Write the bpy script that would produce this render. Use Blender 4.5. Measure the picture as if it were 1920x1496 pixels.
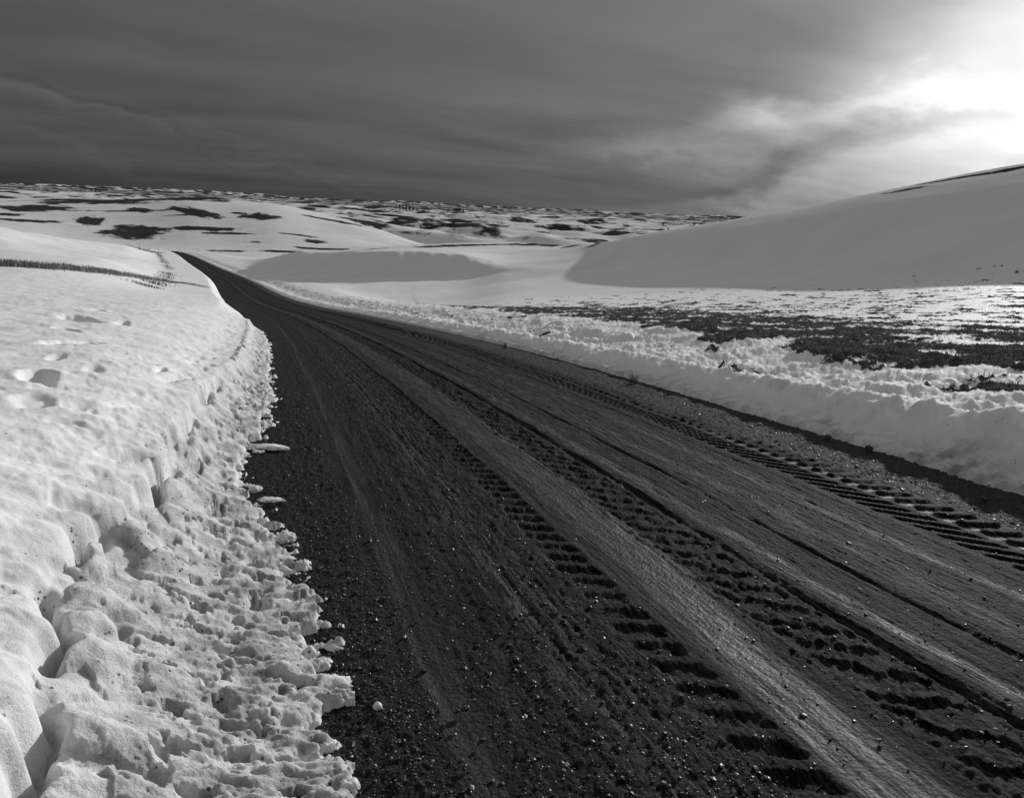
import bpy, math, random
import numpy as np

random.seed(4)
rng = np.random.default_rng(7)
scene = bpy.context.scene
for o in list(bpy.data.objects):
    bpy.data.objects.remove(o, do_unlink=True)

# ------------------------------------------------------------------ camera
IMG_W, IMG_H, FOCAL = 1920.0, 1496.0, 1450.0
ROLL = math.atan(66 / 1380.0)
PITCH = math.atan((748 - (344 + .0478 * 960)) * math.cos(ROLL) / FOCAL)
YAW = math.radians(17.87)
cam_data = bpy.data.cameras.new("camera")
cam = bpy.data.objects.new("camera", cam_data)
scene.collection.objects.link(cam)
cam_data.sensor_fit = 'HORIZONTAL'
cam_data.sensor_width = 36.0
cam_data.lens = 36.0 * FOCAL / IMG_W
cam_data.clip_start = 0.05
cam_data.clip_end = 90000.0
from mathutils import Matrix, Vector
cam.matrix_world = (Matrix.Rotation(-YAW, 4, 'Z') @ Matrix.Rotation(math.pi / 2 - PITCH, 4, 'X')
                    @ Matrix.Rotation(ROLL, 4, 'Z'))
scene.camera = cam


def ray(px, py):
    """direction of the view through a pixel of the 1920 x 1496 photograph (used only to survey where things stand)"""
    u = (px - 960) / FOCAL; v = -(py - 748) / FOCAL
    c, s = math.cos(ROLL), math.sin(ROLL)
    u2 = u * c - v * s; v2 = u * s + v * c
    fy = math.cos(PITCH) + v2 * math.sin(PITCH); fz = -math.sin(PITCH) + v2 * math.cos(PITCH)
    X = u2 * math.cos(YAW) + fy * math.sin(YAW); Y = -u2 * math.sin(YAW) + fy * math.cos(YAW)
    return np.array([X, Y, fz])


# ------------------------------------------------------------------ sky, sun, exposure
SUN_AZ, SUN_EL = math.radians(51.5), math.radians(13.5)
SUN_DIR = (math.sin(SUN_AZ) * math.cos(SUN_EL), math.cos(SUN_AZ) * math.cos(SUN_EL), math.sin(SUN_EL))
world = bpy.data.worlds.new("World")
scene.world = world
world.use_nodes = True
wn, wl = world.node_tree.nodes, world.node_tree.links
wn.clear()


class NG:
    """small helper to write node graphs as expressions"""
    def __init__(self, tree):
        self.t = tree; self.n = tree.nodes; self.l = tree.links

    def put(self, sock, val):
        if isinstance(val, bpy.types.NodeSocket):
            self.l.new(val, sock)
        elif val is not None:
            sock.default_value = val

    def math(self, op, a, b=None, c=None, clamp=False):
        n = self.n.new('ShaderNodeMath'); n.operation = op; n.use_clamp = clamp
        for i, v in enumerate((a, b, c)):
            if v is not None:
                self.put(n.inputs[i], v)
        return n.outputs[0]

    def vmath(self, op, a, b=None, scale=None):
        n = self.n.new('ShaderNodeVectorMath'); n.operation = op
        self.put(n.inputs[0], a)
        if b is not None: self.put(n.inputs[1], b)
        if scale is not None: self.put(n.inputs['Scale'], scale)
        return n.outputs['Value'] if op in ('DOT_PRODUCT', 'LENGTH') else n.outputs[0]

    def noise(self, vec, scale=1.0, detail=4.0, rough=.5, dist=0.0, lac=2.0):
        n = self.n.new('ShaderNodeTexNoise')
        self.put(n.inputs['Vector'], vec); self.put(n.inputs['Scale'], scale)
        n.inputs['Detail'].default_value = detail; n.inputs['Roughness'].default_value = rough
        n.inputs['Distortion'].default_value = dist; n.inputs['Lacunarity'].default_value = lac
        return n.outputs['Fac']

    def voronoi(self, vec, scale=1.0, feature='F1', rand=1.0):
        n = self.n.new('ShaderNodeTexVoronoi'); n.feature = feature
        self.put(n.inputs['Vector'], vec); self.put(n.inputs['Scale'], scale)
        n.inputs['Randomness'].default_value = rand
        return n.outputs['Distance']

    def mapping(self, vec, loc=(0, 0, 0), rot=(0, 0, 0), scale=(1, 1, 1)):
        n = self.n.new('ShaderNodeMapping')
        self.put(n.inputs['Vector'], vec)
        n.inputs['Location'].default_value = loc; n.inputs['Rotation'].default_value = rot
        n.inputs['Scale'].default_value = scale
        return n.outputs[0]

    def smooth(self, x, a, b, lo=0.0, hi=1.0):
        n = self.n.new('ShaderNodeMapRange'); n.interpolation_type = 'SMOOTHSTEP'
        self.put(n.inputs['Value'], x)
        n.inputs['From Min'].default_value = a; n.inputs['From Max'].default_value = b
        self.put(n.inputs['To Min'], lo); self.put(n.inputs['To Max'], hi)
        return n.outputs[0]

    def attr(self, name):
        n = self.n.new('ShaderNodeAttribute'); n.attribute_name = name
        return n.outputs['Fac']

    def mix(self, f, a, b):
        n = self.n.new('ShaderNodeMix'); n.data_type = 'FLOAT'
        self.put(n.inputs[0], f); self.put(n.inputs[2], a); self.put(n.inputs[3], b)
        return n.outputs[0]

    def grey(self, v):
        n = self.n.new('ShaderNodeCombineColor')
        for i in range(3): self.put(n.inputs[i], v)
        return n.outputs[0]

    def xyz(self, v):
        n = self.n.new('ShaderNodeSeparateXYZ'); self.put(n.inputs[0], v)
        return n.outputs

    def combine(self, x, y, z):
        n = self.n.new('ShaderNodeCombineXYZ')
        for i, v in enumerate((x, y, z)): self.put(n.inputs[i], v)
        return n.outputs[0]


g = NG(world.node_tree)
sky = wn.new('ShaderNodeTexSky')
sky.sky_type = 'NISHITA'; sky.sun_disc = False
sky.sun_elevation = SUN_EL; sky.sun_rotation = SUN_AZ
sky.air_density = 1.0; sky.dust_density = 1.0; sky.ozone_density = 1.0
bw = wn.new('ShaderNodeRGBToBW'); wl.new(sky.outputs[0], bw.inputs[0])
tc = wn.new('ShaderNodeTexCoord')
D = tc.outputs['Generated']
dx, dy, dz = g.xyz(D)
zc = g.math('ADD', g.math('MAXIMUM', dz, 0.0), 0.16)
P = g.combine(g.math('DIVIDE', dx, zc), g.math('DIVIDE', dy, zc), 0.0)
sundot = g.vmath('DOT_PRODUCT', D, SUN_DIR)
DECK_POW, DECK, AUREOLE = .60, .385, 1.3
CLOUDS = [(2010, 90, 220, 180, 20, .66), (1680, 190, 260, 24, 10, .30), (1425, 228, 55, 26, -30, .15), (1270, 280, 150, 16, 6, .09),
          (1850, 295, 240, 30, 16, .17), (1540, 330, 260, 18, 20, .09), (1400, 372, 80, 12, 6, .07), (1600, 210, 100, 17, 2, -.09), (1760, 262, 120, 14, 14, .10),
          (1640, 262, 240, 16, 20, -.08), (1480, 300, 160, 14, 24, -.03), (1540, 90, 260, 70, 22, -.05), (1860, 335, 160, 14, 14, .12),
          (60, 130, 420, 120, -6, -.02), (240, 240, 320, 9, -9, .022), (320, 258, 260, 7, -12, -.02), (150, 300, 300, 9, -8, .012), (560, 300, 220, 6, -10, .012)]
# layered stratus: long soft bands, a finer torn layer, big dark masses
warp = g.vmath('ADD', P, g.vmath('SCALE', g.combine(g.noise(P, .55, 3), g.noise(g.vmath('ADD', P, (7, 3, 1)), .55, 3), 0.0), scale=1.1))
band = g.noise(g.mapping(warp, rot=(0, 0, math.radians(14)), loc=(2.3, .7, 0), scale=(.34, 1.3, 1)), 1.0, 4, .5)
fine = g.noise(g.mapping(warp, rot=(0, 0, math.radians(30)), loc=(.4, 5.1, 0), scale=(.8, 2.4, 1)), 1.3, 7, .6)
mass = g.noise(g.mapping(P, loc=(4.0, 1.0, 0), scale=(.3, .3, 1)), 1.0, 2, .5)
cl = g.math('ADD', g.math('MULTIPLY', band, .55), g.math('MULTIPLY', fine, .25))
cl = g.math('ADD', cl, g.math('MULTIPLY', mass, .20))            # about .3 .. .7
low = g.smooth(dz, .05, .30, 1.0, .16)                             # streaks show towards the horizon, even deck above
streak = g.math('MULTIPLY', g.math('SUBTRACT', cl, .5), low)
thick = g.math('ADD', 1.0, g.math('MULTIPLY', streak, 2.0))
over = g.math('ADD', 1.0, g.math('MULTIPLY', g.math('POWER', g.math('MAXIMUM', dz, 0.0), 2.2), 8.5))   # overcast deck brightest overhead, boosted further to fill the shaded hill
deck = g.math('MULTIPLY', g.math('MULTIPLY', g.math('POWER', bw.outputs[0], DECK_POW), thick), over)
# light coming through thin cloud near the sun
glow = g.math('POWER', g.math('MAXIMUM', sundot, 0.0), 42.0)
thin = g.smooth(cl, .38, .60)
aure = g.math('MULTIPLY', glow, g.math('ADD', .12, g.math('MULTIPLY', thin, 1.0)))
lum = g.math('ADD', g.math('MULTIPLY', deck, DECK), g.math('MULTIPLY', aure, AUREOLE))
# the larger cloud banks and breaks, each at its bearing and height in the sky
DS = g.mapping(D, scale=(1, 1, 2.2))
wv = g.vmath('SCALE', g.vmath('SUBTRACT', g.combine(g.noise(DS, 5.0, 7, .6), g.noise(g.vmath('ADD', DS, (3, 9, 1)), 5.5, 7, .6),
                                                    g.noise(g.vmath('ADD', DS, (8, 2, 1)), 6.5, 8, .62)), (.5, .5, .5)), scale=.11)
DW = g.vmath('ADD', D, wv)
for (px, py, ra, re, tilt, amp) in CLOUDS:
    c = Vector(ray(px, py)).normalized()
    r0 = Vector((c.y, -c.x, 0)).normalized(); u0 = r0.cross(c).normalized()
    th = math.radians(tilt) - ROLL
    rr = r0 * math.cos(th) + u0 * math.sin(th); uu = -r0 * math.sin(th) + u0 * math.cos(th)
    dc = g.vmath('SUBTRACT', DW, tuple(c))
    p_ = g.math('DIVIDE', g.vmath('DOT_PRODUCT', dc, tuple(rr)), ra / FOCAL)
    q_ = g.math('DIVIDE', g.vmath('DOT_PRODUCT', dc, tuple(uu)), re / FOCAL)
    e_ = g.math('ADD', g.math('MULTIPLY', p_, p_), g.math('MULTIPLY', q_, q_))
    front = g.math('GREATER_THAN', g.vmath('DOT_PRODUCT', D, tuple(c)), .3)
    v_ = g.math('MULTIPLY', g.math('MULTIPLY', g.math('EXPONENT', g.math('MULTIPLY', e_, -1.0)), front), amp * 10)
    lum = g.math('ADD', lum, v_)
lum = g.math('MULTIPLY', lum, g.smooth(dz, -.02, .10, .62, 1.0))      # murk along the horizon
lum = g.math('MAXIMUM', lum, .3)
world.cycles.sampling_method = 'MANUAL'
world.cycles.sample_map_resolution = 512
bg = wn.new('ShaderNodeBackground')
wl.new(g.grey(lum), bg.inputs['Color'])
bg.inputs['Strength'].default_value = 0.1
wo = wn.new('ShaderNodeOutputWorld'); wl.new(bg.outputs[0], wo.inputs['Surface'])

sun_data = bpy.data.lights.new("sun", 'SUN')
sun_data.energy = 3.45
sun_data.angle = math.radians(1.0)
sun_data.color = (1, 1, 1)
sun = bpy.data.objects.new("sun", sun_data)
scene.collection.objects.link(sun)
sun.rotation_euler = Vector(SUN_DIR).to_track_quat('Z', 'Y').to_euler()

scene.view_settings.view_transform = 'Standard'
scene.view_settings.look = 'None'
scene.view_settings.exposure = 0.0
scene.view_settings.gamma = 1.0
scene.view_settings.use_curve_mapping = False
scene.render.engine = 'CYCLES'
scene.cycles.max_bounces = 5
scene.cycles.diffuse_bounces = 3
scene.cycles.use_denoising = True


# ------------------------------------------------------------------ noise
def _hash(ix, iy, seed):
    h = (ix.astype(np.int64) * 374761393 + iy.astype(np.int64) * 668265263 + seed * 974634777) & 0xffffffff
    h = ((h ^ (h >> 13)) * 1274126177) & 0xffffffff
    return (h ^ (h >> 16)) & 0xffffffff


def perlin(x, y, seed=0):
    """gradient noise, about -.7 .. .7"""
    x = np.asarray(x, float); y = np.asarray(y, float)
    x0 = np.floor(x); y0 = np.floor(y)
    fx = x - x0; fy = y - y0
    u = fx * fx * fx * (fx * (fx * 6 - 15) + 10); v = fy * fy * fy * (fy * (fy * 6 - 15) + 10)
    ix = x0.astype(np.int64); iy = y0.astype(np.int64)

    def gr(i, j, ax, ay):
        a = _hash(ix + i, iy + j, seed) * (2 * math.pi / 4294967296.0)
        return np.cos(a) * ax + np.sin(a) * ay
    a = gr(0, 0, fx, fy); b = gr(1, 0, fx - 1, fy); c = gr(0, 1, fx, fy - 1); d = gr(1, 1, fx - 1, fy - 1)
    return (a + (b - a) * u) + ((c + (d - c) * u) - (a + (b - a) * u)) * v


def fbm(x, y, seed=0, octaves=4, gain=.5, lac=2.03):
    s = 0; a = 1.0
    for k in range(octaves):
        s = s + a * perlin(x, y, seed + 17 * k)
        x = x * lac + 3.1; y = y * lac - 1.7; a *= gain
    return s


def billow(x, y, seed=0, octaves=3, gain=.5):
    s = 0; a = 1.0
    for k in range(octaves):
        s = s + a * np.abs(perlin(x, y, seed + 17 * k)) * 2
        x = x * 2.1 + 5.1; y = y * 2.1 - 2.7; a *= gain
    return s


def worley(x, y, seed=0):
    """distance to the nearest feature point, and that cell's random number"""
    ix = np.floor(x).astype(np.int64); iy = np.floor(y).astype(np.int64)
    best = np.full(np.shape(x), 9.0); rid = np.zeros(np.shape(x))
    for i in (-1, 0, 1):
        for j in (-1, 0, 1):
            h = _hash(ix + i, iy + j, seed)
            px = ix + i + (h & 0xffff) / 65536.0; py = iy + j + (h >> 16) / 65536.0
            d = np.hypot(x - px, y - py)
            m = d < best
            best = np.where(m, d, best); rid = np.where(m, ((h * 2654435761) & 0xffff) / 65536.0, rid)
    return best, rid


def sstep(x, a, b):
    t = np.clip((x - a) / (b - a), 0, 1)
    return t * t * (3 - 2 * t)


def pchip_slopes(x, y):
    x = np.asarray(x, float); y = np.asarray(y, float)
    h = np.diff(x, axis=0); d = np.diff(y, axis=0) / h
    m = np.zeros_like(y)
    w1 = 2 * h[1:] + h[:-1]; w2 = h[1:] + 2 * h[:-1]
    same = d[1:] * d[:-1] > 0
    with np.errstate(divide='ignore', invalid='ignore'):
        hm = (w1 + w2) / (w1 / d[:-1] + w2 / d[1:])
    m[1:-1] = np.where(same, hm, 0)
    m[0] = d[0]; m[-1] = d[-1]
    return m


def pchip(xq, x, y):
    x = np.asarray(x, float); y = np.asarray(y, float)
    m = pchip_slopes(x, y)
    xq = np.clip(np.asarray(xq, float), x[0], x[-1])
    i = np.clip(np.searchsorted(x, xq) - 1, 0, len(x) - 2)
    h = x[i + 1] - x[i]; t = (xq - x[i]) / h
    return ((2 * t**3 - 3 * t**2 + 1) * y[i] + (t**3 - 2 * t**2 + t) * h * m[i]
            + (-2 * t**3 + 3 * t**2) * y[i + 1] + (t**3 - t**2) * h * m[i + 1])


# ------------------------------------------------------------------ the lie of the land (metres, camera at the origin)
ROAD_Y = [-60, -10, 4, 8.6, 12, 18, 25.5, 36, 52, 75, 115, 205, 400, 520]
ROAD_Z = [3.0, -.67, -1.83, -2.23, -2.55, -3.17, -4.0, -5.15, -6.85, -8.97, -11.85, -17.4, -28.1, -34.5]
EDGE_Y = [-60, 6, 12, 18, 25.5, 36, 52, 75, 115, 205, 400, 520]
EDGE_X = [5.2, 5.2, 5.17, 5.1, 4.95, 4.5, 3.3, 1.6, -1.5, -11.6, -36, -56]


def road_z(Y): return pchip(Y, ROAD_Y, ROAD_Z)
def road_shift(Y): return pchip(Y, EDGE_Y, EDGE_X) - 5.2     # how far the road has bent to the left


# columns: azimuth (deg); rows of the survey: distance and slope z/d along the line of sight
AZ = [-60, -30, -16, -12, -8, -4, 0, 4, 7.4, 10.4, 13.5, 17, 22, 26.5, 33, 37.5, 43, 50, 56, 66, 85]
L = []
def layer(d, s): L.append((np.array(d, float), np.array(s, float)))
#       -60   -30   -16   -12    -8    -4     0     4    7.4  10.4  13.5   17    22   26.5   33   37.5   43    50    56    66    85
layer([45,   45,   45,   45,   46,   47,  146,  122,  110,  108,  108,  102,   88,   82,   74,   70,   66,   60,   58,   56,   55],
      [-.075,-.08,-.0848,-.0892,-.0965,-.108,-.078,-.089,-.0940,-.0930,-.0885,-.0815,-.0815,-.079,-.0745,-.0715,-.064,-.054,-.048,-.04,-.03])
layer([70,   70,   75,   80,   90,  110,  154,  130,  118,  116,  116,  112,   98,   90,   82,   79,   75,   72,   70,   68,   66],
      [-.063,-.066,-.070,-.076,-.085,-.098,-.0675,-.066,-.0615,-.0590,-.0595,-.0700,-.0715,-.062,-.052,-.047,-.034,-.013,.0,.015,.02])
layer([100,  100,  110,  140,  170,  200,  210,  175,  160,  158,  155,  148,  120,   96,   89,   89,   89,   92,   92,   92,   92],
      [-.048,-.050,-.055,-.066,-.076,-.084,-.0725,-.066,-.0605,-.0565,-.0535,-.0545,-.0550,-.037,-.011,.006,.029,.053,.068,.08,.085])
layer([130,  130,  150,  220,  310,  390,  400,  330,  300,  270,  240,  215,  150,  108,   99,  102,  108,  116,  118,  118,  118],
      [-.03,-.035,-.0445,-.0560,-.0620,-.069,-.073,-.064,-.0565,-.0512,-.0465,-.043,-.0432,-.0255,-.0005,.018,.042,.070,.086,.10,.11])
layer([200,  200,  230,  320,  420,  480,  480,  440,  420,  400,  380,  360,  260,  190,  170,  170,  170,  180,  180,  180,  180],
      [-.06,-.065,-.075,-.080,-.078,-.076,-.073,-.072,-.072,-.070,-.068,-.066,-.068,-.06,-.03,-.01,.01,.04,.055,.07,.08])
layer([560,  560,  560,  570,  560,  540,  540,  560,  600,  640,  680,  720,  700,  700,  700,  700,  700,  700,  700,  700,  700],
      [-.045,-.05,-.055,-.060,-.065,-.0685,-.0675,-.064,-.058,-.052,-.049,-.048,-.055,-.06,-.06,-.06,-.06,-.05,-.05,-.05,-.05])
layer([900,  900,  900,  900,  900,  900,  880,  860,  860,  880,  920,  960, 1000, 1000, 1000, 1000, 1000, 1000, 1000, 1000, 1000],
      [-.015,-.016,-.017,-.014,-.0105,-.0062,-.0075,-.018,-.028,-.037,-.041,-.042,-.043,-.044,-.044,-.044,-.044,-.044,-.044,-.044,-.044])
layer([1500]*21, [-.026,-.026,-.026,-.026,-.026,-.026,-.026,-.026,-.027,-.027,-.027,-.027,-.028,-.029,-.029,-.029,-.029,-.029,-.029,-.029,-.029])
layer([2600]*21, [-.0155]*21)
layer([5000]*21, [-.0080]*21)
layer([12000]*21, [-.0035]*21)
layer([45000]*21, [-.0010]*21)
NL = len(L)
LD = np.log(np.array([l[0] for l in L])); LZ = np.array([l[0] * l[1] for l in L])


def left_lift(u): return .60 + .095 * np.clip(u - .8, 0, 60) ** .95
def right_lift(v): return .27 + .04 * np.clip(v, 0, 6) + .014 * np.clip(v - 6, 0, 60)


def near_base(X, Y):
    x = X - road_shift(Y)
    u = -x; v = x - 5.2
    lift = np.where(x < 2.6, left_lift(u), right_lift(v))
    return road_z(Y) + lift


def far_base(X, Y):
    az = np.degrees(np.arctan2(X, Y)); d = np.hypot(X, Y)
    wob = sstep(d, 55, 85) * (1 - sstep(d, 170, 260))
    hl = 1 - .85 * sstep(az, 18, 26)
    d = d * (1 + wob * hl * (.045 * fbm(X / 15, Y / 15, 47, 4, .6)))
    az = az + wob * hl * 1.1 * fbm(X / 21, Y / 21, 48, 2)
    sh = np.shape(az); a = np.clip(az.ravel(), AZ[0], AZ[-1]); ld = np.log(np.maximum(d.ravel(), 1.0))
    xs = np.empty((NL + 2, a.size)); zs = np.empty((NL + 2, a.size))
    for k, dd in enumerate((14.0, 26.0)):
        ar = np.radians(a)
        xs[k] = math.log(dd); zs[k] = near_base(dd * np.sin(ar), dd * np.cos(ar))
    for i in range(NL):
        xs[i + 2] = pchip(a, AZ, LD[i]); zs[i + 2] = pchip(a, AZ, LZ[i])
    # heights are interpolated over distance in a stretched scale that keeps crests round
    m = pchip_slopes(xs, zs)
    q = np.clip(ld, xs[0], xs[-1])
    i = np.zeros(a.size, int)
    for k in range(1, NL + 1): i = np.where(q >= xs[k], k, i)
    c = np.arange(a.size)
    h = xs[i + 1, c] - xs[i, c]; t = (q - xs[i, c]) / h
    z = ((2 * t**3 - 3 * t**2 + 1) * zs[i, c] + (t**3 - 2 * t**2 + t) * h * m[i, c]
         + (-2 * t**3 + 3 * t**2) * zs[i + 1, c] + (t**3 - t**2) * h * m[i + 1, c])
    return z.reshape(sh)


def base(X, Y):
    X = np.asarray(X, float); Y = np.asarray(Y, float)
    d = np.hypot(X, Y)
    w = sstep(d, 22, 42)
    z = near_base(X, Y)
    fm = w > 0
    if np.any(fm):
        Xf, Yf, wf, zn = X[fm], Y[fm], w[fm], z[fm]
        zf = far_base(Xf, Yf)
        # the strip along the road keeps the road's own fall
        t = np.abs(Xf - road_shift(Yf) - 2.6)
        wid = 4 + .02 * np.clip(Yf, 0, 420)
        keep = (1 - sstep(t, wid, wid * 1.8 + 4)) * (1 - sstep(Yf, 430, 520)) * sstep(Yf, -20, 0)
        z2 = zf * (1 - keep) + zn * keep
        z[fm] = zn * (1 - wf) + z2 * wf
    # rolling loess hills in the distance
    azd = np.degrees(np.arctan2(X, Y))
    roll = sstep(d, 750, 1250) * (1 - sstep(azd, 3, 9)) + sstep(d, 480, 900) * sstep(azd, 3, 9)
    if np.any(roll > 0):
        amp = 15.0 * roll * (1 - .5 * sstep(d, 3500, 8000)) * (1 - .8 * sstep(d, 9000, 20000))
        n = fbm(X / 300 + .3, Y / 240, 5, 3, .5)
        n2 = billow(X / 420 + .5 * n, Y / 210, 9, 2, .45)
        n3 = fbm(X / 95 + n, Y / 80, 15, 2)
        z = z + amp * (n * .8 + (n2 - .5) * .9) + 7.0 * n3 * roll * (1 - sstep(d, 2500, 5000))
        mt = sstep(d, 21000, 27000) * (1 - sstep(d, 30000, 40000))
        z = z + mt * 190 * np.clip(.25 + fbm(X / 6000, Y / 6000, 31, 4), 0, 2)
    mid = sstep(d, 60, 140) * (1 - sstep(d, 1500, 3000))
    if np.any(mid > 0):
        z = z + mid * (fbm(X / 30, Y / 30, 41, 4, .6) * .24 * (1 - .3 * sstep(d, 60, 100)) + fbm(X / 3.0, Y / 2.0, 43, 4, .6) * .045 + fbm(X / 190, Y / 150, 44, 2) * 1.2 * sstep(d, 200, 700))
    return z


# --- snow banks
EDGE_SNOW = ([-5, 1.5, 2.0, 2.5, 3.4, 4.7, 5.8, 7.2, 8.6, 12, 15, 19, 22.9, 26, 30, 60, 600],
             [.2, .18, .17, .17, .10, -.10, -.26, -.12, -.03, .0, .04, .02, -.05, -.5, -.55, -.5, -.5])
CLEFT = ([-5, 1.4, 2.0, 2.5, 2.9, 3.3, 3.55, 3.8, 4.9, 6.1, 7.5, 9.4, 12, 16, 60, 600],
         [-.50, -.53, -.62, -.70, -.80, -.82, -.72, -.64, -.63, -.63, -.60, -.52, -.40, -.36, -.36, -.36])
DENTS = []   # (x, y, radius along, radius across, angle, depth), filled in below


def left_bank(X, Y):
    """height of the left snow above the road surface, how dirty it is, distance left of the cleft and of the edge"""
    x = X - road_shift(Y)
    near = 1 - sstep(Y, 14, 45)
    e = pchip(Y, *EDGE_SNOW) + .07 * fbm(Y / .5, x / 1.5, 2, 2)
    e = e + (.20 * fbm(X / .22, Y / .10, 3, 5, .58) + .05 * fbm(X / .05, Y / .03, 4, 2)) * near * sstep(x, -.45, -.1)
    wig = .08 * fbm(Y / .5, 0 * Y, 6, 3) + .05 * fbm(Y / .15, 0 * Y, 8, 2)
    c = pchip(Y, *CLEFT) + wig
    u = e - x                                   # inside the snow edge
    w = np.maximum(e - c, .05)
    f = np.clip(u / w, 0, 1.5)
    shelf = np.where(u > 0, .020 * sstep(u, 0, .05) + .29 * f ** 1.7, np.maximum(u, -.2) * .5)
    ls = sstep(u, .0, .10)
    wx = X + .02 * perlin(X / .05, Y / .05, 14); wy = Y + .02 * perlin(X / .05 + 9, Y / .05, 15)
    wd, wr = worley(wx / .055, wy / .055, 12)
    wd2, wr2 = worley((X + .08 * fbm(X / .2, Y / .2, 16, 3)) / .23, (Y + .08 * fbm(X / .2 + 4, Y / .2, 17, 3)) / .23, 13)
    chunk = (np.clip(1 - wd ** 2 * 1.6, 0, 1) * (.2 + wr) - .4) * .007
    chunk2 = np.clip(1 - wd2 ** 2 * 1.5, 0, 1) * (.02 + wr2 ** 1.8) * (.10 - .075 * sstep(Y, 4, 8)) * sstep(f, .35, .85)
    rub = .024 * fbm(X / .26, Y / .18, 21, 6, .58) + .006 * billow(X / .06, Y / .06, 22, 3, .5) - .008
    rm = .35 + .65 * sstep(fbm(X / .45, Y / .40, 27, 3), -.25, .3)
    shelf = shelf + ls * (1 - .55 * sstep(Y, 6, 12)) * (chunk * (.3 + .5 * rm) + chunk2 + rub * rm * (.55 + .6 * sstep(f, .3, .8)))
    # melt holes in the thin crust
    hole = sstep(fbm(X / .13, Y / .085, 61, 3, .55), .20, .42) * (1 - sstep(f, .40, .9)) * ls
    shelf = shelf - hole * (.05 + .09 * f)
    # slab above the cleft
    s = c - x
    up = left_lift(np.maximum(-x, 0.0))
    fw = .45 + .5 * sstep(Y, 6, 12)
    drop = (.17 + .16 * sstep(Y, 6, 12)) * np.exp(-(np.clip(s, 0, 9) / fw) ** 1.3) + .03 * (1 - sstep(Y, 7, 10)) * np.exp(-np.clip(s, 0, 9) / .04)
    # wind-worn surface: soft diagonal ripples
    p = X * .82 + Y * .57; q = -X * .57 + Y * .82
    tex = (.045 * fbm(X / 1.1, Y / .8, 23, 3) + .018 * fbm(p / .9, q / .24, 26, 3, .5) + .012 * fbm(p / .38, q / .10, 24, 4, .55)
           + .005 * fbm(p / .10, q / .04, 25, 3, .6))
    wd4, wr4 = worley(X / .33, Y / .25, 73)
    pit = (1 - sstep(wd4 + .25 * perlin(X / .06, Y / .06, 74), .12, .42)) * (wr4 > .62) * .020 * (1 - sstep(s, .5, 1.6))
    face = sstep(s, .0, .10) * (1 - sstep(s, .25, 1.1)) * (.022 * fbm(X / .26, Y / .18, 75, 4, .5) + .010 * billow(X / .14, Y / .10, 76, 2))
    slab = up - drop + tex - pit + face
    k = sstep(s, -.015, .02)
    cut = -.17 * np.exp(-(s + .03) ** 2 / .027 ** 2) * (1 - sstep(Y, 7, 10.5)) * sstep(.06 + fbm(Y / .8, 0 * Y, 19, 2), -.08, .12)
    z = np.where(u <= 0, u * .8, shelf * (1 - k) + slab * k + cut * (u > .1))
    # farther on the plough cut is a soft slope
    soft = sstep(Y, 22, 45)
    zs = np.where(u > 0, np.minimum(u * .9, up + tex * .6), u * .8)
    z = z * (1 - soft) + zs * soft
    for (ax, ay, ra, rb, ang, dep) in DENTS:
        R = 1.8 * max(ra, rb)
        m = (np.abs(X - ax) < R) & (np.abs(Y - ay) < R)
        if not np.any(m): continue
        Xm, Ym = X[m], Y[m]
        ca, sa = math.cos(ang), math.sin(ang)
        p = (Xm - ax) * ca + (Ym - ay) * sa; q = -(Xm - ax) * sa + (Ym - ay) * ca
        r = np.sqrt((p / ra) ** 2 + (q / rb) ** 2) + .22 * perlin(Xm / .12, Ym / .12, 5)
        z[m] = z[m] - dep * .95 * (1 - sstep(r, .40, 1.0)) + .06 * dep * np.exp(-(r - 1.15) ** 2 / .06)
    dirt = np.clip((1 - sstep(s, -.15, .35)) * sstep(u, -.05, .05) * (1 - .35 * f), 0, 1)
    return z, dirt * (1 - soft), s, u


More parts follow.
